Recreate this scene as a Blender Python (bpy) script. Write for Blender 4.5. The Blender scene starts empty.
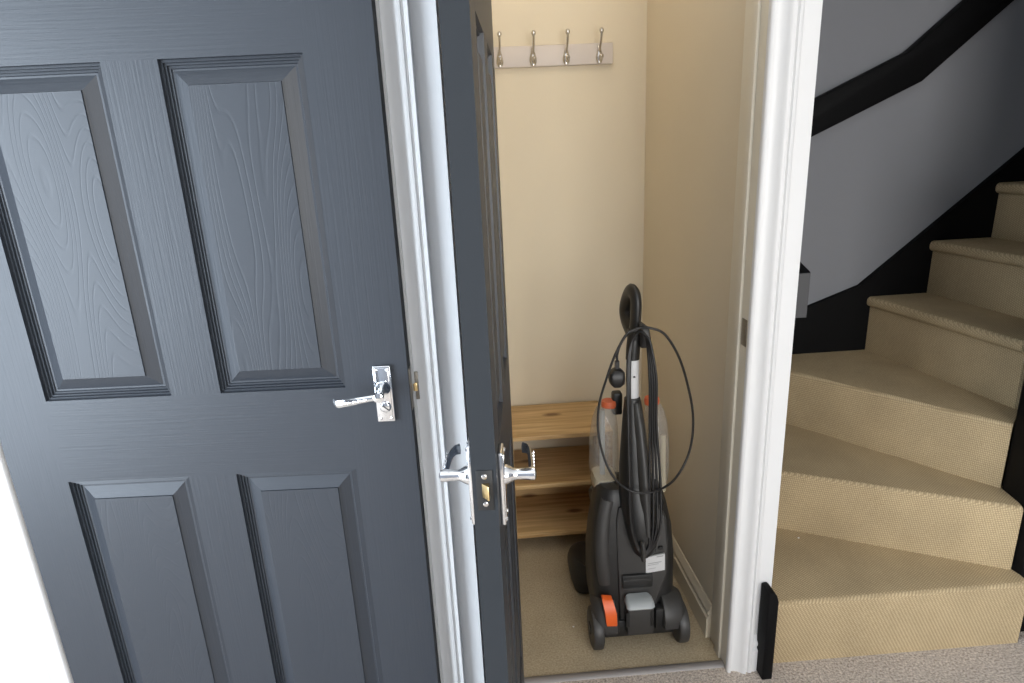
import bpy, bmesh, math, random
from mathutils import Vector, Matrix

random.seed(7)
scene = bpy.context.scene
COL = scene.collection
PI = math.pi
R = math.radians

# ------------------------------------------------------------------ mesh kit
class MB:
    """collects shapes in one bmesh"""
    def __init__(self):
        self.bm = bmesh.new()

    def _join(self, b, mi=0, M=None):
        if M is not None:
            b.transform(M)
        for f in b.faces:
            f.material_index = mi
        me = bpy.data.meshes.new('tmp')
        b.to_mesh(me)
        b.free()
        self.bm.from_mesh(me)
        bpy.data.meshes.remove(me)

    def box(self, x0, x1, y0, y1, z0, z1, bevel=0.0, seg=2, mi=0, M=None):
        b = bmesh.new()
        bmesh.ops.create_cube(b, size=1.0)
        for v in b.verts:
            v.co = Vector((x0 + (v.co.x + .5) * (x1 - x0), y0 + (v.co.y + .5) * (y1 - y0), z0 + (v.co.z + .5) * (z1 - z0)))
        if bevel > 0:
            bmesh.ops.bevel(b, geom=list(b.edges), offset=bevel, segments=seg, profile=0.5, affect='EDGES')
        self._join(b, mi, M)
        return self

    def prism(self, pts, a, b_, axis='Z', bevel=0.0, seg=2, mi=0, M=None, pick=None):
        """polygon pts extruded from a to b_ along axis. axis Z: pts are (x,y); Y: (x,z); X: (y,z)"""
        b = bmesh.new()
        def P(p, t):
            if axis == 'Z': return Vector((p[0], p[1], t))
            if axis == 'Y': return Vector((p[0], t, p[1]))
            return Vector((t, p[0], p[1]))
        A = [b.verts.new(P(p, a)) for p in pts]
        B = [b.verts.new(P(p, b_)) for p in pts]
        n = len(pts)
        b.faces.new(A[::-1]); b.faces.new(B)
        for i in range(n):
            b.faces.new((A[i], A[(i + 1) % n], B[(i + 1) % n], B[i]))
        bmesh.ops.recalc_face_normals(b, faces=list(b.faces))
        if bevel > 0:
            es = list(b.edges) if pick is None else [e for e in b.edges if pick(e)]
            bmesh.ops.bevel(b, geom=es, offset=bevel, segments=seg, profile=0.5, affect='EDGES')
        self._join(b, mi, M)
        return self

    def loft(self, rings, closed=True, cap=True, mi=0, M=None, loop=False):
        """list of rings (equal point counts)"""
        b = bmesh.new()
        V = [[b.verts.new(Vector(p)) for p in r] for r in rings]
        n = len(V[0])
        last = len(V) if loop else len(V) - 1
        for k in range(last):
            r0, r1 = V[k], V[(k + 1) % len(V)]
            for i in range(n if closed else n - 1):
                j = (i + 1) % n
                b.faces.new((r0[i], r0[j], r1[j], r1[i]))
        if cap and not loop:
            b.faces.new(V[0][::-1]); b.faces.new(V[-1])
        bmesh.ops.recalc_face_normals(b, faces=list(b.faces))
        self._join(b, mi, M)
        return self

    def tube(self, pts, r, n=10, mi=0, M=None, loop=False, up=None, ry=None):
        """tube along a polyline; r a number or a list, ry = second half-axis"""
        P = [Vector(p) for p in pts]
        m = len(P)
        rr = r if isinstance(r, (list, tuple)) else [r] * m
        r2 = ry if isinstance(ry, (list, tuple)) else ([ry] * m if ry else rr)
        rings = []
        N = None
        for i in range(m):
            a = P[(i - 1) % m] if (loop or i > 0) else P[i]
            c = P[(i + 1) % m] if (loop or i < m - 1) else P[i]
            T = (c - a).normalized()
            if N is None:
                N = Vector(up) if up else (Vector((0, 0, 1)) if abs(T.z) < .9 else Vector((1, 0, 0)))
            N = (N - T * N.dot(T)).normalized()
            B = T.cross(N)
            rings.append([P[i] + N * (math.cos(2 * PI * k / n) * rr[i]) + B * (math.sin(2 * PI * k / n) * r2[i]) for k in range(n)])
        return self.loft(rings, mi=mi, M=M, loop=loop)

    def lathe(self, prof, n=20, mi=0, M=None):
        """prof: (radius, z) pairs turned round z"""
        rings = [[(max(r, 1e-5) * math.cos(2 * PI * k / n), max(r, 1e-5) * math.sin(2 * PI * k / n), z) for k in range(n)] for r, z in prof]
        return self.loft(rings, mi=mi, M=M)

    def build(self, name, mats, parent=None, smooth=True, angle=35, loc=None):
        me = bpy.data.meshes.new(name)
        bmesh.ops.recalc_face_normals(self.bm, faces=list(self.bm.faces))
        self.bm.to_mesh(me)
        self.bm.free()
        for m in (mats if isinstance(mats, (list, tuple)) else [mats]):
            me.materials.append(m)
        if smooth:
            for p in me.polygons:
                p.use_smooth = True
            me.set_sharp_from_angle(angle=R(angle))
        o = bpy.data.objects.new(name, me)
        COL.objects.link(o)
        if parent:
            o.parent = parent
        if loc:
            o.location = loc
        return o


def smoothpath(pts, sub=8, loop=False):
    P = [Vector(p) for p in pts]
    n = len(P)
    out = []
    for i in range(n if loop else n - 1):
        if loop:
            p0, p1, p2, p3 = P[(i - 1) % n], P[i], P[(i + 1) % n], P[(i + 2) % n]
        else:
            p0, p1, p2, p3 = P[max(i - 1, 0)], P[i], P[i + 1], P[min(i + 2, n - 1)]
        for k in range(sub):
            t = k / sub
            out.append(0.5 * ((2 * p1) + (-p0 + p2) * t + (2 * p0 - 5 * p1 + 4 * p2 - p3) * t * t + (-p0 + 3 * p1 - 3 * p2 + p3) * t ** 3))
    if not loop:
        out.append(P[-1])
    return out


def rrect(cx, cy, hx, hy, r, z, n=5):
    r = min(r, hx * .999, hy * .999)
    out = []
    for qx, qy, a0 in ((1, 1, 0), (-1, 1, 90), (-1, -1, 180), (1, -1, 270)):
        for k in range(n + 1):
            a = R(a0 + 90 * k / n)
            out.append((cx + qx * (hx - r) + r * math.cos(a), cy + qy * (hy - r) + r * math.sin(a), z))
    return out


def empty(name, loc, rz=0.0):
    o = bpy.data.objects.new(name, None)
    o.empty_display_size = .05
    COL.objects.link(o)
    o.location = loc
    o.rotation_euler = (0, 0, rz)
    return o


def tag(o, label=None, cat=None, group=None, kind=None):
    if label: o['label'] = label
    if cat: o['category'] = cat
    if group: o['group'] = group
    if kind: o['kind'] = kind
    return o


# ------------------------------------------------------------------ materials
def new_mat(name):
    m = bpy.data.materials.new(name)
    m.use_nodes = True
    nt = m.node_tree
    b = nt.nodes['Principled BSDF']
    return m, nt, b

def node(nt, t, **kw):
    n = nt.nodes.new(t)
    for k, v in kw.items():
        setattr(n, k, v)
    return n

def plain(name, col, rough=.5, metal=0.0, spec=.5, noise=0.0, nscale=40, bump=0.0, bscale=120):
    m, nt, b = new_mat(name)
    b.inputs['Roughness'].default_value = rough
    b.inputs['Metallic'].default_value = metal
    b.inputs['Specular IOR Level'].default_value = spec
    tc = node(nt, 'ShaderNodeTexCoord')
    nz = node(nt, 'ShaderNodeTexNoise')
    nz.inputs['Scale'].default_value = nscale
    nz.inputs['Detail'].default_value = 4
    nt.links.new(tc.outputs['Object'], nz.inputs['Vector'])
    mx = node(nt, 'ShaderNodeMix', data_type='RGBA')
    lo = [c * (1 - noise) for c in col]; hi = [min(1, c * (1 + noise)) for c in col]
    mx.inputs[6].default_value = (*lo, 1); mx.inputs[7].default_value = (*hi, 1)
    nt.links.new(nz.outputs['Fac'], mx.inputs[0])
    nt.links.new(mx.outputs[2], b.inputs['Base Color'])
    if bump > 0:
        n2 = node(nt, 'ShaderNodeTexNoise')
        n2.inputs['Scale'].default_value = bscale
        n2.inputs['Detail'].default_value = 5
        nt.links.new(tc.outputs['Object'], n2.inputs['Vector'])
        bp = node(nt, 'ShaderNodeBump')
        bp.inputs['Strength'].default_value = bump
        bp.inputs['Distance'].default_value = .004
        nt.links.new(n2.outputs['Fac'], bp.inputs['Height'])
        nt.links.new(bp.outputs['Normal'], b.inputs['Normal'])
    return m

DOORCOL = (.025, .030, .039)

def door_paint(name, mode):
    """charcoal satin paint over embossed wood grain; mode: 'v' stiles, 'h' rails, 'f' raised fields"""
    m, nt, b = new_mat(name)
    b.inputs['Base Color'].default_value = (*DOORCOL, 1)
    b.inputs['Roughness'].default_value = .45
    b.inputs['Specular IOR Level'].default_value = .55
    tc = node(nt, 'ShaderNodeTexCoord')
    mp = node(nt, 'ShaderNodeMapping')
    nt.links.new(tc.outputs['Object'], mp.inputs['Vector'])
    bp = node(nt, 'ShaderNodeBump')
    bp.inputs['Distance'].default_value = .0012
    if mode == 'f':
        mp.inputs['Scale'].default_value = (1, 1, .16)
        nz = node(nt, 'ShaderNodeTexNoise')
        nz.inputs['Scale'].default_value = 7.5
        nz.inputs['Detail'].default_value = 1.2
        nz.inputs['Roughness'].default_value = .45
        nt.links.new(mp.outputs['Vector'], nz.inputs['Vector'])
        mu = node(nt, 'ShaderNodeMath', operation='MULTIPLY'); mu.inputs[1].default_value = 52.0
        fr = node(nt, 'ShaderNodeMath', operation='PINGPONG'); fr.inputs[1].default_value = .5
        nt.links.new(nz.outputs['Fac'], mu.inputs[0]); nt.links.new(mu.outputs[0], fr.inputs[0])
        mr = node(nt, 'ShaderNodeMapRange'); mr.inputs[1].default_value = .0; mr.inputs[2].default_value = .16
        nt.links.new(fr.outputs[0], mr.inputs[0])
        nt.links.new(mr.outputs[0], bp.inputs['Height'])
        bp.inputs['Strength'].default_value = .13
    else:
        mp.inputs['Scale'].default_value = (260, 260, 7) if mode == 'v' else (7, 260, 260)
        nz = node(nt, 'ShaderNodeTexNoise')
        nz.inputs['Scale'].default_value = 1.0
        nz.inputs['Detail'].default_value = 3
        nt.links.new(mp.outputs['Vector'], nz.inputs['Vector'])
        nt.links.new(nz.outputs['Fac'], bp.inputs['Height'])
        bp.inputs['Strength'].default_value = .30
    nt.links.new(bp.outputs['Normal'], b.inputs['Normal'])
    return m

def carpet(name, c0, c1, scale, bump, weave=False):
    m, nt, b = new_mat(name)
    b.inputs['Roughness'].default_value = .95
    b.inputs['Specular IOR Level'].default_value = .1
    tc = node(nt, 'ShaderNodeTexCoord')
    nz = node(nt, 'ShaderNodeTexNoise')
    nz.inputs['Scale'].default_value = scale
    nz.inputs['Detail'].default_value = 4
    nz.inputs['Roughness'].default_value = .7
    nt.links.new(tc.outputs['Object'], nz.inputs['Vector'])
    big = node(nt, 'ShaderNodeTexNoise')
    big.inputs['Scale'].default_value = 6
    nt.links.new(tc.outputs['Object'], big.inputs['Vector'])
    mr = node(nt, 'ShaderNodeMapRange')
    mr.inputs[1].default_value = .35; mr.inputs[2].default_value = .65
    mx = node(nt, 'ShaderNodeMix', data_type='RGBA')
    mx.inputs[6].default_value = (*c0, 1); mx.inputs[7].default_value = (*c1, 1)
    h = nz.outputs['Fac']
    if weave:
        # diagonal rib weave: two crossed waves
        outs = []
        for rot in ((0.0, .5, .9), (.3, -.9, -.6)):
            mp = node(nt, 'ShaderNodeMapping')
            mp.inputs['Rotation'].default_value = rot
            nt.links.new(tc.outputs['Object'], mp.inputs['Vector'])
            wv = node(nt, 'ShaderNodeTexWave')
            wv.inputs['Scale'].default_value = 62
            wv.inputs['Distortion'].default_value = .5
            wv.inputs['Detail'].default_value = 1
            wv.inputs['Detail Scale'].default_value = 3
            nt.links.new(mp.outputs['Vector'], wv.inputs['Vector'])
            outs.append(wv.outputs['Fac'])
        mm = node(nt, 'ShaderNodeMath', operation='MULTIPLY')
        nt.links.new(outs[0], mm.inputs[0]); nt.links.new(outs[1], mm.inputs[1])
        ad = node(nt, 'ShaderNodeMath', operation='ADD')
        sc_ = node(nt, 'ShaderNodeMath', operation='MULTIPLY'); sc_.inputs[1].default_value = .55
        sn = node(nt, 'ShaderNodeMath', operation='MULTIPLY'); sn.inputs[1].default_value = .75
        nt.links.new(mm.outputs[0], sc_.inputs[0])
        nt.links.new(nz.outputs['Fac'], sn.inputs[0])
        nt.links.new(sc_.outputs[0], ad.inputs[0]); nt.links.new(sn.outputs[0], ad.inputs[1])
        h = ad.outputs[0]
    nt.links.new(h, mr.inputs[0])
    nt.links.new(mr.outputs[0], mx.inputs[0])
    m2 = node(nt, 'ShaderNodeMix', data_type='RGBA', blend_type='MULTIPLY')
    m2.inputs[0].default_value = .35
    nt.links.new(mx.outputs[2], m2.inputs[6])
    nt.links.new(big.outputs['Fac'], m2.inputs[7])
    nt.links.new(m2.outputs[2], b.inputs['Base Color'])
    bp = node(nt, 'ShaderNodeBump')
    bp.inputs['Strength'].default_value = bump
    bp.inputs['Distance'].default_value = .004
    nt.links.new(h, bp.inputs['Height'])
    nt.links.new(bp.outputs['Normal'], b.inputs['Normal'])
    return m

def pine(name):
    m, nt, b = new_mat(name)
    b.inputs['Roughness'].default_value = .5
    tc = node(nt, 'ShaderNodeTexCoord')
    mp = node(nt, 'ShaderNodeMapping')
    mp.inputs['Scale'].default_value = (1.2, 22, 22)
    nt.links.new(tc.outputs['Object'], mp.inputs['Vector'])
    nz = node(nt, 'ShaderNodeTexNoise')
    nz.inputs['Scale'].default_value = 2.2; nz.inputs['Detail'].default_value = 5; nz.inputs['Distortion'].default_value = .6
    nt.links.new(mp.outputs['Vector'], nz.inputs['Vector'])
    cr = node(nt, 'ShaderNodeValToRGB')
    e = cr.color_ramp.elements
    e[0].position = .3; e[0].color = (.42, .245, .095, 1)
    e[1].position = .68; e[1].color = (.74, .52, .26, 1)
    nt.links.new(nz.outputs['Fac'], cr.inputs['Fac'])
    vo = node(nt, 'ShaderNodeTexVoronoi')
    vo.inputs['Scale'].default_value = 1.0
    mp2 = node(nt, 'ShaderNodeMapping'); mp2.inputs['Scale'].default_value = (5, 11, 11); mp2.inputs['Location'].default_value = (.35, .2, .1)
    nt.links.new(tc.outputs['Object'], mp2.inputs['Vector']); nt.links.new(mp2.outputs['Vector'], vo.inputs['Vector'])
    mr = node(nt, 'ShaderNodeMapRange'); mr.inputs[1].default_value = .08; mr.inputs[2].default_value = .2
    nt.links.new(vo.outputs['Distance'], mr.inputs[0])
    mx = node(nt, 'ShaderNodeMix', data_type='RGBA')
    mx.inputs[6].default_value = (.2, .1, .035, 1)
    nt.links.new(mr.outputs[0], mx.inputs[0]); nt.links.new(cr.outputs['Color'], mx.inputs[7])
    nt.links.new(mx.outputs[2], b.inputs['Base Color'])
    return m

def clear_plastic(name, tint, fac):
    m, nt, b = new_mat(name)
    b.inputs['Base Color'].default_value = (.62, .60, .56, 1)
    b.inputs['Roughness'].default_value = .12
    tr = node(nt, 'ShaderNodeBsdfTransparent')
    tr.inputs['Color'].default_value = (*tint, 1)
    mx = node(nt, 'ShaderNodeMixShader')
    mx.inputs[0].default_value = fac
    out = nt.nodes['Material Output']
    nt.links.new(tr.outputs[0], mx.inputs[1]); nt.links.new(b.outputs[0], mx.inputs[2])
    nt.links.new(mx.outputs[0], out.inputs['Surface'])
    return m

M_V = door_paint('charcoal_stile', 'v')
M_H = door_paint('charcoal_rail', 'h')
M_F = door_paint('charcoal_field', 'f')
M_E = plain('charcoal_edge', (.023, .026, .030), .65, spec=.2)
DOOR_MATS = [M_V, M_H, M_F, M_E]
M_WHITE = plain('white_gloss', (.76, .76, .76), .38, noise=.02, nscale=9)
M_WALLW = plain('white_wall', (.78, .78, .78), .7, spec=.3, noise=.02, nscale=5, bump=.05, bscale=200)
M_CREAM = plain('cream_wall', (.71, .63, .49), .75, spec=.25, noise=.03, nscale=4, bump=.08, bscale=150)
M_GREYW = plain('stairwell_wall', (.235, .24, .26), .75, spec=.25, noise=.02, nscale=4, bump=.06, bscale=160)
M_CEIL = plain('ceiling_white', (.8, .8, .79), .8, spec=.2)
M_BLACK = plain('black_gloss', (.003, .003, .0035), .6, spec=.14, noise=.1)
M_HALL = carpet('hall_carpet', (.34, .285, .24), (.95, .84, .74), 170, .9)
M_CLOSET = carpet('closet_carpet', (.44, .35, .225), (.66, .55, .38), 190, .6)
M_STAIR = carpet('stair_carpet', (.42, .315, .18), (.68, .535, .33), 320, .22, weave=True)
M_PINE = pine('pine')
M_CHROME = plain('chrome', (.82, .83, .85), .09, metal=1.0)
M_SATIN = plain('satin_nickel', (.62, .60, .57), .25, metal=1.0)
M_BRASS = plain('brass', (.75, .55, .27), .3, metal=1.0)
M_STEEL = plain('worn_steel', (.24, .22, .19), .4, metal=1.0, noise=.3, nscale=200)
M_RACK = plain('rack_board', (.62, .56, .52), .5, noise=.02)
M_SKIRT = plain('cream_gloss', (.70, .62, .48), .4)
M_JAMB = plain('cream_lining', (.74, .69, .58), .55, spec=.3)
M_SHELL = plain('shell_plastic', (.017, .0165, .016), .42, noise=.06, bump=.05, bscale=400)
M_SHELL2 = plain('shell_grey', (.042, .040, .038), .45, noise=.05)
M_DARK = plain('dark_plastic', (.014, .014, .014), .45)
M_CORD = plain('cord_rubber', (.013, .012, .012), .42)
M_SILVER = plain('silver_sleeve', (.74, .74, .75), .3)
M_ORANGE = plain('orange_plastic', (.80, .125, .02), .4)
M_REDO = plain('cap_orange', (.62, .13, .05), .45)
M_PEDAL = plain('pedal_grey', (.36, .385, .39), .4)
M_CLEAR = clear_plastic('clear_tank', (.93, .92, .90), .26)
M_CREAMP = plain('cream_plastic', (.58, .50, .34), .5)
M_LABEL = plain('label_paper', (.62, .62, .62), .5)
M_INK = plain('label_ink', (.28, .28, .28), .6)
M_STRIP = plain('threshold_strip', (.27, .25, .24), .45, metal=.3)
M_LINT = plain('lint', (.8, .78, .74), .9)
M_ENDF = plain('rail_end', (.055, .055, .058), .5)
M_GLASS = clear_plastic('window_glass', (.97, .98, .98), .08)

# ------------------------------------------------------------------ room shell
def shell(name, boxes, m, label, cat, bevel=0.0):
    mb = MB()
    for b in boxes:
        mb.box(*b, bevel=bevel)
    o = mb.build(name, m, smooth=False)
    return tag(o, label, cat, kind='structure')

XL, XR, YB, CE = -2.0, 2.3, -1.9, 2.4
shell('floor', [(XL, XR, YB, 1.347, -.1, 0), ( -2.0, .03, 1.347, 2.3, -.1, -.002), (.70, 4.2, 1.347, 2.3, -.1, -.002)], M_HALL, 'speckled pink beige hall carpet in front of the doors and stairs', 'floor')
shell('floor_closet', [(.0, .60, 1.347, 2.19, -.1, .0)], M_CLOSET, 'tan carpet inside the cream cupboard', 'floor')
shell('ceiling', [(XL - .1, XR + .1, YB - .1, 1.45, CE, CE + .1), (-.1, .62, 1.45, 2.3, CE, CE + .1), (.60, 4.2, 1.33, 2.3, 4.0, 4.1)], M_CEIL, 'white ceiling over hall and cupboard', 'ceiling')
# wall with the closed-to door (left) : opening x -.900 .. -.128
shell('wall_door', [(XL, -.925, 1.145, 1.245, 0, CE), (-.104, -.036, 1.145, 1.245, 0, CE), (-.104, -.036, 1.245, 1.45, 0, CE), (-.925, -.104, 1.145, 1.245, 2.02, CE),
                    (-.96, -.08, 1.60, 1.64, 0, CE)], M_WALLW, 'white painted wall around the six panel charcoal door', 'wall')
# cupboard front wall: left strip, lintel, right strip
shell('wall_front', [(-.036, .0, 1.33, 1.43, 0, CE), (.0, .60, 1.33, 1.43, 2.02, CE), (.612, .702, 1.33, 1.43, 0, CE), (.70, XR, 1.33, 1.43, CE, 4.0)], M_WALLW, 'white painted wall strips beside the cupboard opening', 'wall')
o = MB().prism([(.600, 1.43), (.69, 1.43), (.69, 2.18), (.587, 2.18)], 0, CE, 'Z').build('wall_right', M_CREAM, smooth=False)
tag(o, 'cream side wall of the cupboard beside the upright carpet washer', 'wall', kind='structure')
shell('wall_left', [(-.08, .0, 1.45, 2.18, 0, CE)], M_CREAM, 'cream side wall of the cupboard behind the open door', 'wall')
shell('wall_back', [(-.08, .69, 2.18, 2.28, 0, CE)], M_CREAM, 'cream back wall of the cupboard carrying the hook rail', 'wall')
shell('wall_stairs', [(.69, 4.2, 2.18, 2.28, 0, 4.0)], M_GREYW, 'grey white stairwell wall behind the winding stairs', 'wall')
shell('wall_stair_side', [(.69, .702, 1.43, 2.18, 0, 4.0)], M_GREYW, 'grey white wall side between cupboard and stairs', 'wall')
shell('wall_flight', [(1.56, 4.2, 1.49, 1.56, 0, 4.0), (4.1, 4.2, 1.56, 2.18, 0, 4.0)], M_GREYW, 'grey wall enclosing the upper flight of stairs', 'wall')
# hall walls behind the photographer, with two windows
shell('wall_hall_left', [(XL - .1, XL, YB, 1.245, 0, .12), (XL - .1, XL, YB, 1.245, 2.05, CE), (XL - .1, XL, YB, -1.0, .12, 2.05), (XL - .1, XL, .40, 1.245, .12, 2.05)], M_GREYW, 'grey hall wall with a tall window', 'wall')
shell('wall_hall_right', [(XR, XR + .1, YB, 1.49, 0, CE)], M_GREYW, 'grey hall wall right of the stairs', 'wall')
shell('wall_hall_back', [(XL, XR, YB - .1, YB, 0, .45), (XL, XR, YB - .1, YB, 2.1, CE), (XL, .15, YB - .1, YB, .45, 2.1), (1.75, XR, YB - .1, YB, .45, 2.1)], M_GREYW, 'grey hall wall with a wide window facing the doors', 'wall')

def window(name, axis, p, a0, a1, z0, z1, label):
    mb = MB()
    w = .05
    def bx(u0, u1, zz0, zz1, t=.03):
        if axis == 'X': mb.box(p - t, p + t, u0, u1, zz0, zz1, .004)
        else: mb.box(u0, u1, p - t, p + t, zz0, zz1, .004)
    bx(a0, a1, z0, z0 + w); bx(a0, a1, z1 - w, z1); bx(a0, a0 + w, z0, z1); bx(a1 - w, a1, z0, z1)
    mid = (a0 + a1) / 2
    bx(mid - .02, mid + .02, z0, z1)
    o = mb.build(name, M_WHITE)
    tag(o, label, 'window', kind='structure')
    g = MB()
    if axis == 'X': g.box(p - .004, p + .004, a0 + w, a1 - w, z0 + w, z1 - w)
    else: g.box(a0 + w, a1 - w, p - .004, p + .004, z0 + w, z1 - w)
    g.build('window_pane', M_GLASS, o)
window('window_1', 'X', XL - .06, -1.0, .40, .12, 2.05, 'white framed tall hall window left of the charcoal door')
window('window_2', 'Y', YB - .06, .15, 1.75, .45, 2.1, 'wide white framed window opposite the cupboard')

# ------------------------------------------------------------------ architraves, jambs, skirting
ARCH = [(0, 0), (0, .010), (.003, .0135), (.008, .0140), (.0095, .0085), (.013, .0080), (.018, .0085), (.026, .0115), (.032, .0165), (.036, .0205), (.040, .0215),
        (.0435, .0210), (.0450, .0155), (.0475, .0150), (.050, .0195), (.056, .0200), (.058, .018), (.058, 0)]

def architrave(name, x_in, y_face, side, z1, label, w=.058):
    """side +1: the moulding runs from its inner edge towards +x; thickness towards -y"""
    k = w / .058
    pts = [(x_in + side * px * k, y_face - py) for px, py in ARCH]
    if side > 0: pts = pts[::-1]
    o = MB().prism(pts, 0, z1, 'Z').build(name, M_WHITE, angle=50)
    return tag(o, label, 'door trim', kind='structure')

a1 = architrave('trim_1', -.134, 1.145, 1, 2.07, 'white moulded architrave between the charcoal door and the open door', .056)
a2 = architrave('trim_2', -.897, 1.145, -1, 2.07, 'white moulded architrave along the hinge side of the charcoal door', .06)
a3 = architrave('trim_3', .5955, 1.330, 1, 2.07, 'white moulded architrave between the cupboard and the stairs', .062)
a4 = architrave('trim_4', .012, 1.330, -1, 2.07, 'white moulded architrave on the hinge side of the cupboard', .040)
# jamb linings
jb = MB().box(.597, .612, 1.330, 1.445, 0, 2.02, .001).box(.5905, .597, 1.368, 1.40, 0, 2.02, .001)
jr = tag(jb.build('trim_5', M_JAMB), 'white door lining and stop on the strike side of the cupboard opening', 'door trim', kind='structure')
sp = MB().box(.5955, .5975, 1.336, 1.362, .893, .955, .0006).box(.5945, .5968, 1.340, 1.356, .912, .936, .0004)
tag(sp.build('strike_plate', M_STEEL, jr), 'worn steel strike plate')
jl = tag(MB().box(-.002, .016, 1.330, 1.445, 0, 2.02, .001).build('trim_6', M_WHITE), 'white door lining behind the open cupboard door', 'door trim', kind='structure')
dl = MB().box(-.126, -.104, 1.1405, 1.245, 0, 2.02, .001).box(-.925, -.899, 1.1405, 1.245, 0, 2.02, .001).box(-.925, -.104, 1.1405, 1.245, 1.995, 2.02, .001)
dl = tag(dl.build('trim_7', M_WHITE), 'white door lining around the six panel charcoal door', 'door trim', kind='structure')
k = MB().box(-.1275, -.1185, 1.1345, 1.150, .900, .955, .0008)
tag(k.build('strike_plate', M_STEEL, dl), 'worn steel strike plate with a brass lip')
MB().box(-.1290, -.1205, 1.131, 1.136, .918, .934, .001).build('strike_lip', M_BRASS, dl)

SK = [(0, 0), (.016, 0), (.016, .066), (.010, .070), (.0095, .076), (.014, .080), (.013, .088), (.007, .093), (.006, .102), (.003, .106), (0, .106)]
o = MB().loft([[(.5995 - a, 1.445, b) for a, b in SK], [(.5873 - a, 2.166, b) for a, b in SK]])
o = o.build('baseboard_right', M_SKIRT, angle=50)
tag(o, 'cream white moulded skirting along the cupboard side wall', 'skirting', kind='structure')
o = MB().prism([(2.18 - a, b) for a, b in SK], .0, .574, 'X').build('baseboard_back', M_SKIRT, angle=50)
tag(o, 'cream white moulded skirting along the cupboard back wall', 'skirting', kind='structure')
# short skirting return between architrave and stair string
o = MB().prism([(1.33 - a, b) for a, b in SK], .6545, .6722, 'X').build('baseboard_front', M_WHITE, angle=50)
tag(o, 'short white skirting piece between architrave and black string end', 'skirting', kind='structure')
# metal threshold strip
pts = [(1.336, 0), (1.339, .004), (1.345, .0062), (1.352, .0062), (1.358, .004), (1.361, 0)]
o = MB().prism(pts, .016, .597, 'X').build('trim_8', M_STRIP, angle=60)
tag(o, 'metal carpet threshold strip across the cupboard doorway', 'threshold strip', kind='structure')

# ------------------------------------------------------------------ panelled doors
def door_leaf(mb, W, H, T, xs, zs, panel_cols, panel_rows, prof, field_inset):
    """leaf from x 0..W, y 0 (front) .. T (back); raised-and-fielded panels on both faces"""
    b = bmesh.new()
    def quad(ps, mi, flip):
        vs = [b.verts.new(Vector(p)) for p in (ps[::-1] if flip else ps)]
        f = b.faces.new(vs); f.material_index = mi
    for face in (0, 1):
        def Y(d): return d if face == 0 else T - d
        fl = face == 1
        for i in range(len(xs) - 1):
            for j in range(len(zs) - 1):
                x0, x1, z0, z1 = xs[i], xs[i + 1], zs[j], zs[j + 1]
                if i in panel_cols and j in panel_rows:
                    prev = (0, 0)
                    for ins, dep in prof:
                        a = [(x0 + prev[0], Y(prev[1]), z0 + prev[0]), (x1 - prev[0], Y(prev[1]), z0 + prev[0]), (x1 - prev[0], Y(prev[1]), z1 - prev[0]), (x0 + prev[0], Y(prev[1]), z1 - prev[0])]
                        c = [(x0 + ins, Y(dep), z0 + ins), (x1 - ins, Y(dep), z0 + ins), (x1 - ins, Y(dep), z1 - ins), (x0 + ins, Y(dep), z1 - ins)]
                        for q in range(4):
                            quad([a[q], a[(q + 1) % 4], c[(q + 1) % 4], c[q]], 0 if q % 2 else 1, fl)
                        prev = (ins, dep)
                    ins, dep = prev
                    quad([(x0 + ins, Y(dep), z0 + ins), (x1 - ins, Y(dep), z0 + ins), (x1 - ins, Y(dep), z1 - ins), (x0 + ins, Y(dep), z1 - ins)], 2, fl)
                else:
                    rail = (j not in panel_rows) and 0 < i < len(xs) - 2
                    quad([(x0, Y(0), z0), (x1, Y(0), z0), (x1, Y(0), z1), (x0, Y(0), z1)], 1 if rail else 0, fl)
    for j in range(len(zs) - 1):
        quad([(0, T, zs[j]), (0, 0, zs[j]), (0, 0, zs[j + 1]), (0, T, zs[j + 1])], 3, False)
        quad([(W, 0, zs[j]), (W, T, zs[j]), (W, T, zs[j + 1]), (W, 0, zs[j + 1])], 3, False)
    for i in range(len(xs) - 1):
        quad([(xs[i], T, 0), (xs[i + 1], T, 0), (xs[i + 1], 0, 0), (xs[i], 0, 0)], 0, False)
        quad([(xs[i], 0, H), (xs[i + 1], 0, H), (xs[i + 1], T, H), (xs[i], T, H)], 0, False)
    bmesh.ops.remove_doubles(b, verts=list(b.verts), dist=1e-5)
    me = bpy.data.meshes.new('t'); b.to_mesh(me); b.free()
    mb.bm.from_mesh(me); bpy.data.meshes.remove(me)

PROF = [(.0010, .0060), (.0046, .0054), (.0054, .0092), (.0086, .0086), (.0094, .0122), (.0128, .0116), (.0142, .0138), (.0172, .0138), (.0392, .0042), (.0398, .0016)]

def lever_plate(w, h, t):
    """back plate seen from -y: x -w/2..w/2, z -h/2..h/2, thickness towards -y"""
    mb = MB()
    mb.box(-w / 2, w / 2, -t, 0, -h / 2, h / 2, .0022, 3)
    mb.box(-w / 2 + .004, w / 2 - .004, -t - .0012, -t + .001, -h / 2 + .004, h / 2 - .004, .001, 2)
    return mb

RX90 = Matrix.Rotation(R(90), 4, 'X')     # lathe axis z -> -y
def at(x, y, z): return Matrix.Translation((x, y, z))

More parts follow.
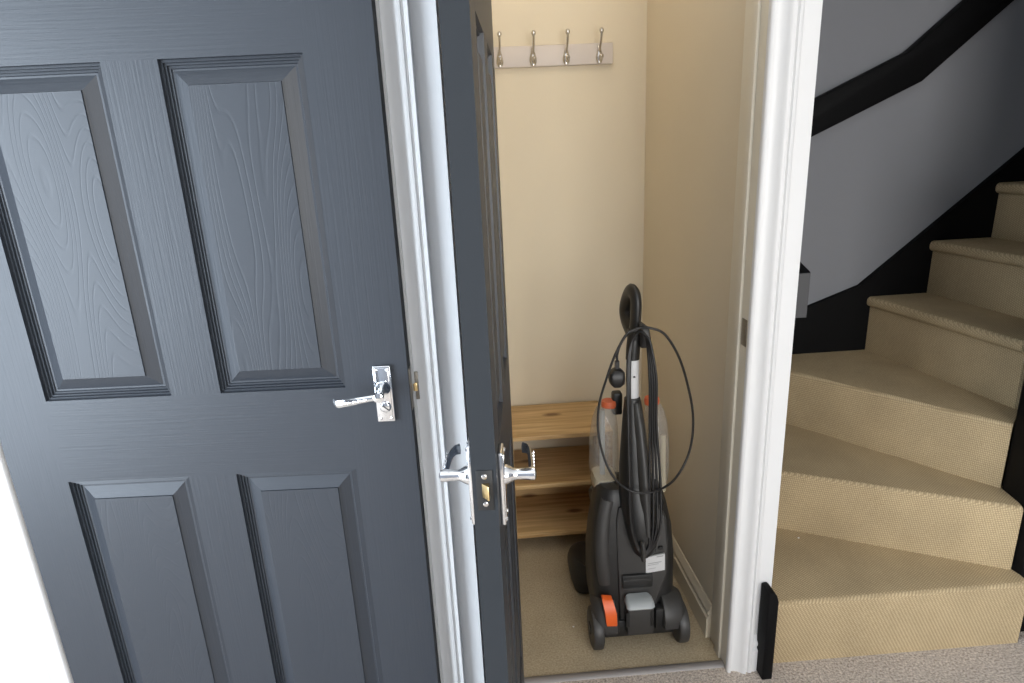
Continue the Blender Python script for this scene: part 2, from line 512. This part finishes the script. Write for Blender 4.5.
def handle_set(parent, x, y, z, w, h, side, rot, coin, pz, neck=.0, ln=1.0, droop=.0):
    """door_handle (plate) with lever, screws and coin release as sub-parts. side: the lever points to +x or -x"""
    p = lever_plate(w, h, .0075).build('door_handle', M_CHROME, parent)
    p.location = (x, y, z); p.rotation_euler = (0, 0, rot)
    lv = MB()
    lv.lathe([(.0135, 0), (.0135, .003), (.0115, .008), (.0085, .013), (.0078, .026 - neck), (.0082, .038 - neck), (.0092, .044 - neck), (.0088, .050 - neck), (.003, .052 - neck)], 20, M=at(0, -.0075, pz) @ RX90)
    path = smoothpath([(side * ln * px_, -py_ + neck, pz - pz_ - droop * max(px_, 0)) for px_, py_, pz_ in ((-.004, .0500, 0), (.012, .0525, 0), (.040, .0520, .0005), (.066, .0505, .001), (.083, .0470, .002), (.089, .0400, .0022))], 6)
    n = len(path)
    rz = [.0058 + .0030 * (i / (n - 1)) ** 1.5 for i in range(n)]
    ry = [.0042 - .0008 * (i / (n - 1)) for i in range(n)]
    lv.tube(path, rz, 12, up=(0, 0, 1), ry=ry)
    # pattern of small bosses along the bar
    for q in range(5):
        lv.lathe([(.0034, 0), (.0032, .0010), (.0016, .0018), (.0003, .002)], 10, M=at(side * ln * (.026 + q * .0105), -.0558 + neck, pz - .0006 - droop * (.026 + q * .0105)) @ RX90)
    lv.build('lever', M_CHROME, p)
    for sx, sz in ((-1, 1), (1, 1), (-1, -1), (1, -1)):
        MB().lathe([(.0030, 0), (.0030, .0008), (.0018, .0016), (.0002, .0018)], 10, M=at(sx * (w / 2 - .0065), -.0085, sz * (h / 2 - .0075)) @ RX90).build('screw', M_CHROME, p)
    if coin:
        c = MB().lathe([(.0105, 0), (.0105, .0018), (.0085, .0040), (.0070, .0044), (.0001, .0044)], 24, M=at(.001, -.0085, pz - .036) @ RX90)
        c.build('coin_release', M_CHROME, p)
        MB().box(-.0075, .0075, -.0136, -.0126, -.0011, .0011, M=at(.001, 0, pz - .036) @ Matrix.Rotation(R(42), 4, 'Y')).build('slot', M_DARK, p)
    return p

# left door, ajar by a few degrees; leaf origin at the hinge-edge front corner
zs1 = [0, .20, .7745, .9385, 1.497, 1.5896, 1.865, 1.981]
mb = MB()
door_leaf(mb, .762, 1.981, .035, [0, .1035, .331, .4205, .647, .762], zs1, (1, 3), (1, 3, 5), PROF, 0)
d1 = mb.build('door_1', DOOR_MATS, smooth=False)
d1.location = (-.893, 1.1375, .006)
d1.rotation_euler = (0, 0, R(-3.0))
tag(d1, 'charcoal six panel wood grain door standing slightly ajar', 'door', kind='structure')
handle_set(d1, .7165, 0, .9305 - .006, .033, .108, -1, 0, True, .0125, 0, .90, .115)
for z in (.22, 1.0, 1.75):
    MB().lathe([(.0055, -.04), (.0055, .04)], 12, M=at(-.002, -.003, z)).build('hinge', M_DARK, d1)
MB().box(.7615, .7632, .007, .028, .885, .965, .0004).build('latch_plate', M_STEEL, d1)

# cupboard door, swung open towards the hall: local x runs from the hinge edge to the latch edge
W2 = .565
mb = MB()
door_leaf(mb, W2, 1.981, .0325, [0, .088, .245, .320, .477, W2], zs1, (1, 3), (1, 3, 5), PROF, 0)
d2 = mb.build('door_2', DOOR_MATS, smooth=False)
# leaf x axis points to -Y (turned by -94 deg +), front (y=0) faces -X
ang = math.atan2(-.9962, -.0872)
d2.rotation_euler = (0, 0, ang)
# local +y must then point to +X side: rotate(ang) maps +y to (sin.., ) -> (+.9976, -.0698)
d2.location = (.0283, 1.3059, .006)
tag(d2, 'charcoal cupboard door swung open seen on its latch edge', 'door', kind='structure')
handle_set(d2, W2 - .048, 0, .911 - .006, .034, .120, -1, 0, False, .009, .010, .95)
p = handle_set(d2, W2 - .048, .0325, .904 - .006, .034, .110, 1, PI, False, .015, .008, .95)
fp = MB().box(W2 - .0004, W2 + .0012, .0055, .0270, .888, .946, .0003).build('latch_plate', M_DARK, d2)
MB().prism([(W2 + .001, .0125), (W2 + .011, .0215), (W2 + .011, .0225), (W2 + .001, .0225)], .9070, .9275, 'Z', bevel=.0006).build('latch_bolt', M_BRASS, fp)
for z in (.897, .937):
    MB().lathe([(.0036, 0), (.0036, .0006), (.0022, .0012), (.0002, .0012)], 12, M=at(W2 + .0010, .0165, z) @ Matrix.Rotation(R(90), 4, 'Y')).build('screw', M_SATIN, fp)
for z in (.22, 1.75):
    MB().lathe([(.0055, -.04), (.0055, .04)], 12, M=at(-.004, -.004, z)).build('hinge', M_SATIN, d2)

# ------------------------------------------------------------------ coat rack on the back wall
rk = empty('hook_rail', (.286, 2.18, 1.614))
tag(rk, 'pale painted hook board with four metal double hooks on the cream cupboard wall', 'coat rack')
MB().prism([(-.225, -.031), (.190, -.031), (.190, .031), (-.225, .031)], -.016, 0, 'Y', bevel=.004).build('backboard', M_RACK, rk)
for i in range(4):
    x = -.168 + i * .1045
    h = empty('hook', (x, -.016, 0)); h.parent = rk
    b = MB()
    b.lathe([(.0001, -.030), (.006, -.028), (.0105, -.019), (.0112, -.010), (.0085, .002), (.0052, .014), (.004, .022), (.001, .024)], 16, M=at(0, -.003, 0) @ Matrix.Diagonal((1, .42, 1, 1)))
    b.build('hook_plate', M_SATIN, h)
    b = MB()
    b.tube(smoothpath([(0, -.004, .006), (0, -.016, .018), (0, -.030, .032), (0, -.038, .046), (0, -.040, .056)], 5), [.0036] * 20 + [.0034], 10)
    b.lathe([(.0001, -.008), (.0048, -.0065), (.0074, -.001), (.0066, .004), (.003, .0075), (.0001, .008)], 14, M=at(0, -.040, .060))
    b.build('upper_prong', M_SATIN, h)
    b = MB()
    b.tube(smoothpath([(0, -.004, -.010), (0, -.016, -.020), (0, -.028, -.022), (0, -.034, -.014)], 5), .0038, 10)
    b.lathe([(.0001, -.008), (.0055, -.006), (.0078, -.001), (.0066, .004), (.003, .007), (.0001, .0075)], 14, M=at(0, -.035, -.011))
    b.build('lower_prong', M_SATIN, h)

# ------------------------------------------------------------------ pine shelf unit
su = empty('shelf_unit', (.255, 2.035, 0))
tag(su, 'low open pine shelf unit with three boards against the cream back wall', 'shelf')
for z, t in ((.440, .015), (.262, .015), (.074, .015)):
    MB().box(-.183, .165, -.135, .130, z - t, z, .002).build('shelf', M_PINE, su)
for sx in (-1, 1):
    MB().box((.156 if sx > 0 else -.174) - .009, (.156 if sx > 0 else -.174) + .009, -.130, .128, 0, .4245, .002).build('side_panel', M_PINE, su)
MB().box(-.165, .147, .118, .126, .0745, .2465).build('back_panel', M_PINE, su)

# ------------------------------------------------------------------ staircase
st = empty('staircase', (1.05, 1.7, 0))
tag(st, 'beige carpeted stairs winding up to the right with black side boards', 'staircase')
ZS = [0, .19, .381, .573, .775, .964, 1.153, 1.350, 1.544, 1.736]
XW = .704; YBK = 2.158
r = [((XW, 1.335), (1.404, 1.330)), ((XW, 1.752), (1.398, 1.388)), ((.925, YBK), (1.414, 1.486)), ((1.415, YBK), (1.500, 1.583)),
     ((1.621, YBK), (1.685, 1.562)), ((1.830, YBK), (1.865, 1.562)), ((2.068, YBK), (2.09, 1.562)), ((2.325, YBK), (2.335, 1.562)), ((2.545, YBK), (2.55, 1.562)), ((2.765, YBK), (2.77, 1.562))]
def local(pts): return [(x - 1.05, y - 1.7) for x, y in pts]
for i in range(9):
    (A, B), (C, D) = r[i], r[i + 1]
    # push the rear edge a little under the next riser
    dx, dy = D[0] - C[0], D[1] - C[1]
    L = math.hypot(dx, dy); nx, ny = -dy / L, dx / L
    e = .02
    C2 = (max(XW, C[0] + nx * e), min(YBK, C[1] + ny * e)); D2 = (D[0] + nx * e, D[1] + ny * e)
    poly = [A, B]
    if i == 2: poly = [A, B, D2, C2]
    elif i == 1: poly = [A, B, D2, C2, (XW, YBK)]
    else: poly = [A, B, D2, C2]
    # nosing: front edge pushed out
    ex, ey = B[0] - A[0], B[1] - A[1]
    l2 = math.hypot(ex, ey); fx, fy = ey / l2, -ex / l2
    nose = .016 if i >= 3 else 0.0
    A2 = (A[0] + fx * nose, A[1] + fy * nose); B2 = (B[0] + fx * nose, B[1] + fy * nose)
    z0, z1 = ZS[i], ZS[i + 1]
    mb = MB()
    top = [A2, B2] + poly[2:]
    la, lb = local([A2, B2])
    def front(e, la=la, lb=lb, z1=z1, z0=z0):
        def near(v):
            d = Vector((lb[0] - la[0], lb[1] - la[1])); w = Vector((v.co.x - la[0], v.co.y - la[1]))
            return abs(d.cross(w)) / d.length < 1e-4
        return near(e.verts[0]) and near(e.verts[1]) and abs(e.verts[0].co.z - e.verts[1].co.z) < 1e-5
    if i >= 3:
        mb.prism(local(poly), z0, z1 - .012, 'Z')
        mb.prism(local(top), z1 - .036, z1, 'Z', bevel=.015, seg=5, pick=front)
    else:
        def crest(e, front=front, z1=z1): return front(e) and e.verts[0].co.z > z1 - .01
        mb.prism(local(poly), z0, z1, 'Z', bevel=.013, seg=5, pick=crest)
    mb.build('step', M_STAIR, st, angle=60)
# black boards
ws = [(.704, .30), (.704, .555), (1.187, .748), (1.370, .815), (1.893, 1.253), (3.2, 2.347), (3.2, 1.5), (1.4, .30)]
MB().prism(local([(x, 0) for x, z in ws]) and [(x - 1.05, z) for x, z in ws], YBK - 1.7, 2.1785 - 1.7, 'Y').build('wall_string', M_BLACK, st)
nw = [(1.406, 1.365), (1.505, 1.365), (1.557, 1.470), (1.557, 1.560), (1.503, 1.575), (1.418, 1.484), (1.402, 1.390)]
MB().prism(local(nw), 0, 1.25, 'Z', bevel=.003).build('newel_post', M_BLACK, st)
b = MB().prism([(.673 - 1.05, 0), (.701 - 1.05, 0), (.701 - 1.05, .238), (.696 - 1.05, .256), (.687 - 1.05, .268), (.673 - 1.05, .266)], 1.283 - 1.7, 1.329 - 1.7, 'Y', bevel=.004)
tag(b.build('string_end', M_BLACK, st), 'black rounded board end at the foot of the stairs')

# handrail boards fixed to the stairwell walls
hr = empty('handrail', (1.2, 2.18, 1.35))
tag(hr, 'black flat handrail board bending up the grey stairwell wall', 'handrail')
def hx(pts): return [(x - 1.2, z - 1.35) for x, z in pts]
MB().prism(hx([(.708, 1.150), (.708, 1.265), (1.142, 1.452), (1.432, 1.582), (1.616, 1.737), (3.2, 3.07), (3.2, 2.92), (1.752, 1.716), (1.486, 1.490), (1.142, 1.337)]), -.042, -.0005, 'Y', bevel=.004).build('rail_board', M_BLACK, hr)
b = MB().prism([(1.409 - 2.18, 1.041 - 1.35), (2.137 - 2.18, 1.262 - 1.35), (2.137 - 2.18, 1.148 - 1.35), (1.409 - 2.18, .931 - 1.35)], .7025 - 1.2, .773 - 1.2, 'X', bevel=.004)
lower = b.build('rail_board', M_BLACK, hr)
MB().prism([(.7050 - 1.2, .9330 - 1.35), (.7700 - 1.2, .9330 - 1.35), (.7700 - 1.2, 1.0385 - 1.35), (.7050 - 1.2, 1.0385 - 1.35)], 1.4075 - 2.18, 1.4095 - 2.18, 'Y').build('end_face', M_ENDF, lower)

# ------------------------------------------------------------------ upright carpet washer
cw = empty('carpet_washer', (.392, 1.5, 0))
tag(cw, 'black and grey upright carpet washer with orange latch and looped cord in the cupboard', 'carpet cleaner')
# main shell: lofted rounded boxes
def ring(z, cx, hx_, yb, yf, rr): return rrect(cx, (yb + yf) / 2, hx_, (yf - yb) / 2, rr, z, 6)
sh = MB()
sh.loft([ring(.045, -.004, .104, -.030, .150, .03), ring(.09, -.005, .110, -.040, .150, .035), ring(.15, -.006, .114, -.042, .140, .04), ring(.25, -.006, .1165, -.036, .125, .045), ring(.34, -.006, .110, -.026, .115, .045),
         ring(.41, -.008, .098, -.014, .110, .045), ring(.445, -.009, .088, -.006, .105, .04), ring(.457, -.009, .077, .002, .098, .035)])
body = sh.build('body', M_SHELL, cw, angle=40)
# lighter centre back panel with a recess above the pedal
cp = MB()
prof = [(-.052, .052), (-.056, .14), (-.058, .22), (-.060, .30), (-.060, .38), (-.052, .415)]
prof_r = [(.046, .052), (.056, .14), (.083, .20), (.086, .30), (.080, .37), (.062, .415)]
rings = []
for (xl, z), (xr, _) in zip(prof, prof_r):
    yb = -.052 + max(0, z - .18) * .13
    rings.append([(xl, yb + .02, z), (xl + .004, yb + .002, z), (xl + .008, yb, z), (xr - .008, yb, z), (xr - .003, yb + .003, z), (xr, yb + .022, z), (xr, yb + .06, z), (xl, yb + .06, z)])
cp.loft(rings)
cp.build('back_panel', M_SHELL2, cw, angle=30)
MB().box(-.047, .037, -.0555, -.040, .186, .226, .003).build('recess', M_DARK, cw)
MB().box(-.043, .033, -.0570, -.045, .187, .214, .002).build('recess_plate', M_SHELL, cw)
# left cheek ridge
ck = MB()
ck.tube(smoothpath([(-.086, -.028, .19), (-.094, -.030, .25), (-.095, -.022, .32), (-.085, -.008, .39), (-.074, .0, .43)], 5), .020, 12, ry=.013)
ck.build('cheek', M_SHELL2, cw)
# spine and tapering stem
sp = MB()
def ell(cx, cy, a, b_, z, n=20): return [(cx + a * math.cos(2 * PI * k / n), cy + b_ * math.sin(2 * PI * k / n), z) for k in range(n)]
sp.loft([ell(.012, -.052, .012, .010, .282), ell(.012, -.054, .028, .022, .30), ell(.010, -.048, .041, .034, .345), ell(.003, -.024, .047, .042, .42), ell(0, -.004, .045, .042, .46), ell(-.003, .004, .040, .036, .53),
         ell(-.003, .012, .034, .030, .60), ell(-.004, .024, .026, .024, .66), ell(-.002, .036, .021, .020, .705)])
stem = sp.build('stem', M_SHELL, cw, angle=50)
MB().loft([ell(.016, -.062, .010, .022, .36), ell(.014, -.034, .016, .034, .45), ell(.012, -.012, .0175, .034, .55), ell(.008, .010, .0165, .030, .64), ell(.004, .032, .0155, .022, .699)]).build('stem_ridge', M_SHELL2, stem, angle=60)
MB().loft([ell(.001, .046, .0172, .0172, .697), ell(.001, .048, .0172, .0172, .75), ell(.001, .050, .0172, .0172, .812)]).build('silver_sleeve', M_SILVER, cw, angle=60)
MB().box(-.0015, .0035, .0275, .034, .763, .767, .0008).build('sleeve_stud', M_DARK, cw)
# handle: neck plus grip loop lying in the depth plane
hg = MB()
hg.loft([ell(.001, .050, .0178, .0178, .808), ell(.003, .052, .0180, .019, .84), ell(.006, .056, .017, .020, .872), ell(.006, .060, .015, .018, .888)])
loop = smoothpath([(.007, .060, .878), (.009, .056, .915), (.010, .056, .952), (.009, .065, .974), (.006, .085, .978), (.004, .108, .964), (.001, .128, .938), (.000, .133, .914), (.001, .120, .894), (.003, .096, .880), (.005, .076, .872)], 6, loop=True)
hg.tube(loop, .0135, 12, loop=True, up=(1, 0, 0), ry=.0215)
hg.build('grip', M_SHELL, cw, angle=60)
MB().box(.000, .006, .0325, .040, .862, .876, .001).build('switch', M_DARK, cw)
MB().loft([rrect(.026, .030, .011, .012, .006, .846), rrect(.027, .026, .012, .015, .006, .872), rrect(.024, .030, .011, .014, .006, .898), rrect(.016, .036, .006, .010, .004, .908)]).build('cord_clip', M_SHELL2, cw, angle=50)
MB().tube(smoothpath([(-.003, -.066, .322), (-.003, -.082, .344), (-.002, -.092, .338), (.000, -.091, .298)], 5), .0085, 10, ry=.006).build('cord_hook', M_SHELL2, cw)
# water tanks
for nm, cx, hw, sgn in (('water_tank', -.068, .036, -1), ('water_tank', .078, .030, 1)):
    t = MB()
    zt = [(.392, .72), (.42, .92), (.48, 1.0), (.56, .97), (.62, .86), (.655, .68), (.668, .45)]
    t.loft([rrect(cx - sgn * hw * (1 - s) * .6, .088, hw * s, .048 * s, .020, z, 5) for z, s in zt])
    tk = t.build(nm, M_CLEAR, cw, angle=50)
    zc = .664
    cxx = cx - sgn * .014
    MB().lathe([(.020, 0), (.021, .010), (.019, .018), (.001, .019)], 20, M=at(cxx, .085, zc)).build('tank_cap', M_REDO, tk)
    if sgn < 0:
        MB().loft([rrect(cx + .004, .088, .024, .036, .016, .396), rrect(cx + .002, .088, .030, .040, .018, .415), rrect(cx, .088, .032, .043, .018, .440), rrect(cx + .001, .088, .030, .041, .018, .462)]).build('float_chamber', M_CREAMP, tk, angle=60)
        MB().tube([(cx - .004, .086, .462), (cx - .004, .086, .655)], .0075, 10).build('tube_and_highlight', M_PEDAL, tk)
    else:
        MB().tube([(cx - .008, .050, .41), (cx - .012, .050, .61)], .008, 10).build('tube_and_highlight', M_LABEL, tk)  # white strip standing in for a highlight on the right tank
        MB().tube([(cx + .016, .058, .41), (cx + .012, .058, .58)], .007, 10).build('tube_and_highlight', M_CREAMP, tk)  # second pale strip, also a tank highlight put in as colour
MB().box(-.044, -.018, .075, .105, .640, .704, .006).build('tank_latch', M_DARK, cw)
MB().loft([rrect(-.006, .088, .098, .058, .03, .372), rrect(-.006, .088, .100, .058, .03, .392), rrect(-.006, .088, .094, .052, .03, .404)]).build('tank_tray', M_DARK, cw, angle=50)
# cleaning head at the front
hd = MB()
hd.loft([rrect(0, .240, .140, .080, .03, .006, 5), rrect(0, .240, .148, .087, .05, .03, 5), rrect(0, .240, .150, .087, .055, .062, 5), rrect(0, .233, .146, .077, .055, .094, 5), rrect(0, .220, .138, .062, .05, .114, 5), rrect(0, .185, .118, .072, .04, .124, 5)])
hd.build('cleaning_head', M_DARK, cw, angle=50)
# fenders, wheels
RY90 = Matrix.Rotation(R(90), 4, 'Y')
for sgn in (-1, 1):
    xi, xo = (.062, .128)
    f = MB()
    n = 12
    rings = []
    for q in range(n + 1):
        a = R(-8 + 128 * q / n)
        rr = .065
        c, s = math.cos(a), math.sin(a)
        cy, cz = -.024, .078
        row = []
        for (x, rad) in ((xi, rr - .006), (xi + .004, rr), (xo - .018, rr), (xo - .004, rr - .010), (xo, rr - .022), (xo - .004, rr - .026), (xi, rr - .026)):
            row.append((sgn * x, cy - c * rad, cz + s * rad * 1.05))
        rings.append(row)
    f.loft(rings)
    f.build('fender', M_SHELL2, cw, angle=40)
    w = MB()
    wr = .058
    w.lathe([(.012, -.016), (wr - .010, -.016), (wr - .002, -.013), (wr, -.008), (wr, .008), (wr - .002, .013), (wr - .010, .016), (.012, .016)], 36, M=at(sgn * .118, -.043, wr) @ RY90)
    wo = w.build('wheel', M_SHELL2, cw, angle=35)
    MB().lathe([(.018, -.019), (.018, .019)], 18, M=at(sgn * .118, -.043, wr) @ RY90).build('hub', M_DARK, wo)
# rear axle block, lower plate, pedal, latch
MB().box(-.100, .100, -.060, .03, .030, .085, .008).build('axle_block', M_DARK, cw)
MB().box(-.038, .036, -.082, -.045, .052, .138, .006).build('lower_plate', M_SHELL2, cw)
for x in (-.038, .029):
    MB().box(x - .004, x + .005, -.0845, -.080, .082, .130, .001).build('slot', M_DARK, cw)
pd = MB().loft([rrect(-.006, -.075, .036, .022, .010, .148, 5), rrect(-.006, -.080, .0385, .024, .011, .156, 5), rrect(-.006, -.078, .0375, .022, .011, .164, 5), rrect(-.006, -.070, .032, .015, .010, .170, 5)])
pd.build('foot_pedal', M_PEDAL, cw, angle=45)
MB().box(.042, .064, -.074, -.045, .060, .125, .003).build('vent_block', M_DARK, cw)
og = MB().loft([[(-.096, -.092, .100), (-.071, -.092, .098), (-.071, -.070, .098), (-.096, -.070, .100)], [(-.098, -.095, .106), (-.069, -.095, .104), (-.069, -.068, .104), (-.098, -.068, .106)],
                [(-.101, -.093, .142), (-.070, -.093, .140), (-.070, -.066, .140), (-.101, -.066, .142)],
                [(-.106, -.078, .172), (-.077, -.078, .168), (-.077, -.056, .168), (-.106, -.056, .172)], [(-.104, -.072, .176), (-.080, -.072, .172), (-.080, -.058, .172), (-.104, -.058, .176)]])
og.build('orange_latch', M_ORANGE, cw, angle=50)
tag(bpy.data.objects['orange_latch'], 'bright orange clip')
MB().box(-.097, -.070, -.086, -.055, .058, .098, .004).build('latch_post', M_SHELL, cw)
# paper label with unreadable printed lines
lb = MB().prism([(.0195, .2245), (.0715, .2305), (.0705, .2815), (.0185, .2745)], -.0475, -.0420, 'Y').build('rating_label', M_LABEL, cw)
for (x0, x1, z, t) in ((.048, .066, .2725, .0030), (.024, .062, .2530, .0016), (.024, .054, .2480, .0012), (.024, .046, .2365, .0012)):
    MB().prism([(x0, z), (x1, z + (x1 - x0) * .115), (x1, z + t + (x1 - x0) * .115), (x0, z + t)], -.0478, -.0470, 'Y').build('printed_line', M_INK, lb)
for (x, z) in ((.041, .292), (.060, .297), (.052, .207), (.066, .210)):
    MB().box(x - .006, x + .006, -.046, -.038, z - .004, z + .004, .001).build('clip_slot', M_DARK, cw)
# cord: wrapped strands between the clip and the hook, one hanging loop, plug
def add_cord(name, pts, rr=.0034, loop=False, parent=None, sub=8):
    return MB().tube(smoothpath(pts, sub, loop), rr, 8, loop=loop).build(name, M_CORD, parent, angle=80)
cd = None
strands = []
for q in range(4):
    o_ = q * .0045
    xo = .034 + q * .0046
    sp_ = (q - 1.2) * .0042
    strands.append([(.014 + o_ * .4, -.002 - q * .003, .893 - q * .003), (.022 + q * .002, -.010 - q * .003, .868), (xo - .008, -.024 - q * .004, .78), (xo - .008, -.034 - q * .004, .66), (xo - .006 + sp_, -.052 - q * .003, .50),
                    (xo - .010 + sp_, -.075 - q * .002, .39), (.016 + o_ * .5, -.083, .335 - q * .003), (.002, -.086, .320 - q * .003), (-.013 - o_ * .3, -.080, .338), (-.026 - q * .002, -.072 - q * .002, .41),
                    (-.026 - q * .0022, -.058 - q * .002, .52), (-.024 - q * .0022, -.032 - q * .002, .66), (-.019 - q * .002, -.004, .80), (-.012 - q * .001, .008, .86), (.004, .014 - q * .003, .892)])
cdm = MB()
for s in strands:
    cdm.tube(smoothpath(s, 8, True), .0034, 8, loop=True)
cd = cdm.build('power_cord', M_CORD, cw, angle=80)
lp = [(.009, .004, .905), (.031, -.002, .903), (.070, -.004, .883), (.110, -.004, .814), (.139, -.004, .717), (.150, -.004, .647), (.147, -.008, .575), (.130, -.016, .518), (.099, -.040, .470), (.056, -.074, .446), (.013, -.082, .444),
      (-.028, -.074, .462), (-.063, -.050, .504), (-.087, -.030, .564), (-.100, -.016, .637), (-.097, -.006, .707), (-.079, -.002, .773), (-.056, 0, .839), (-.029, .004, .889), (-.009, .006, .901)]
kf = [(1.5 + y) / 1.5 for x, y, z in lp]
lp = [((x + .392) * k_ - .392, y, 1.35 - (1.35 - z) * k_) for (x, y, z), k_ in zip(lp, kf)]
hl = add_cord('hanging_loop', lp, .0032, True, cd)
tl = add_cord('plug_lead', [(.006, .012, .897), (-.020, .010, .890), (-.038, .012, .865), (-.047, .016, .835), (-.047, .018, .812)], .0034, False, cd)
pg = MB()
pg.loft([[(-.047 + x, .018 + y, z) for x, y in ((-.005, -.006), (.005, -.006), (.005, .006), (-.005, .006))] for z in (.816, .794)])
pg.loft([rrect(-.048, .016, .010, .010, .006, .796, 4), rrect(-.049, .014, .019, .016, .008, .788, 4), rrect(-.049, .014, .0205, .018, .009, .772, 4), rrect(-.048, .014, .018, .017, .009, .758, 4), rrect(-.048, .015, .010, .012, .006, .749, 4)])
pgo = pg.build('plug', M_CORD, cd, angle=45)

# specks of lint
for x, y, z, lab in ((.222, 1.53, .0, 'tiny white lint speck on the tan cupboard carpet'), (.915, 1.60, .19, 'tiny white lint speck on the lowest stair tread')):
    o = MB().lathe([(.0001, 0), (.0026, .0007), (.0030, .0018), (.0016, .0030), (.0001, .0032)], 10).build('lint_speck', M_LINT)
    o.location = (x, y, z); tag(o, lab, 'lint')

# ------------------------------------------------------------------ light
w = bpy.data.worlds.new('World'); scene.world = w
w.use_nodes = True
nt = w.node_tree
sky = nt.nodes.new('ShaderNodeTexSky')
sky.sky_type = 'NISHITA'
sky.sun_disc = False
sky.sun_elevation = R(35)
nt.links.new(sky.outputs[0], nt.nodes['Background'].inputs['Color'])
nt.nodes['Background'].inputs['Strength'].default_value = .12

def area(name, loc, rot, sx, sy, energy, col):
    l = bpy.data.lights.new(name, 'AREA')
    l.shape = 'RECTANGLE'; l.size = sx; l.size_y = sy; l.energy = energy; l.color = col
    o = bpy.data.objects.new(name, l); COL.objects.link(o)
    o.location = loc; o.rotation_euler = rot
    return o
# daylight entering by the two windows
area('daylight_left', (XL + .01, -.30, 1.08), (0, R(-90), 0), 1.85, 1.36, 72, (.77, .88, 1.0))
area('daylight_back', (.95, YB + .01, 1.275), (R(90), 0, 0), 1.5, 1.55, 37, (1.0, .97, .93))

# invented globe lamp, out of view, added to brighten the cupboard walls
lampo = empty('fill_lamp', (.20, 1.62, CE))
tag(lampo, 'added unseen white globe filling the cupboard with light', 'fill lamp')
MB().lathe([(.05, 0), (.05, -.012), (.02, -.02), (.012, -.03), (.012, -.05), (.001, -.05)], 24).build('fill_lamp_base', M_CEIL, lampo)
gm, gnt, gb = new_mat('fill_globe')
gb.inputs['Base Color'].default_value = (.85, .82, .75, 1)
gb.inputs['Emission Color'].default_value = (1.0, .94, .86, 1)
gb.inputs['Emission Strength'].default_value = 7.5
MB().lathe([(.012, -.048), (.045, -.062), (.072, -.095), (.080, -.130), (.072, -.165), (.045, -.195), (.001, -.208)], 28).build('globe', gm, lampo)

# ------------------------------------------------------------------ camera
f, TH, RO, YW = 640., R(17.01), R(2.673), R(3.05)
cy, sy = math.cos(YW), math.sin(YW)
rv = Vector((cy, -sy, 0)); fw = Vector((sy, cy, 0)); up = Vector((0, 0, 1))
z = fw * math.cos(TH) - up * math.sin(TH)
d = -fw * math.sin(TH) - up * math.cos(TH)
bx = rv * math.cos(RO) + d * math.sin(RO)
by = -rv * math.sin(RO) + d * math.cos(RO)
cam = bpy.data.cameras.new('Camera')
cam.sensor_width = 36.0
cam.lens = f / 1024 * 36
cam.clip_start = .02
co = bpy.data.objects.new('Camera', cam); COL.objects.link(co)
M = Matrix((( bx.x, -by.x, -z.x, 0), (bx.y, -by.y, -z.y, 0), (bx.z, -by.z, -z.z, 1.35), (0, 0, 0, 1)))
co.matrix_world = M
scene.camera = co

scene.view_settings.view_transform = 'Standard'
scene.view_settings.look = 'None'
scene.view_settings.exposure = 0.75
scene.view_settings.gamma = 1.0
scene.view_settings.use_curve_mapping = False
scene.cycles.use_denoising = True
scene.cycles.max_bounces = 10
scene.cycles.diffuse_bounces = 5
scene.cycles.transparent_max_bounces = 12
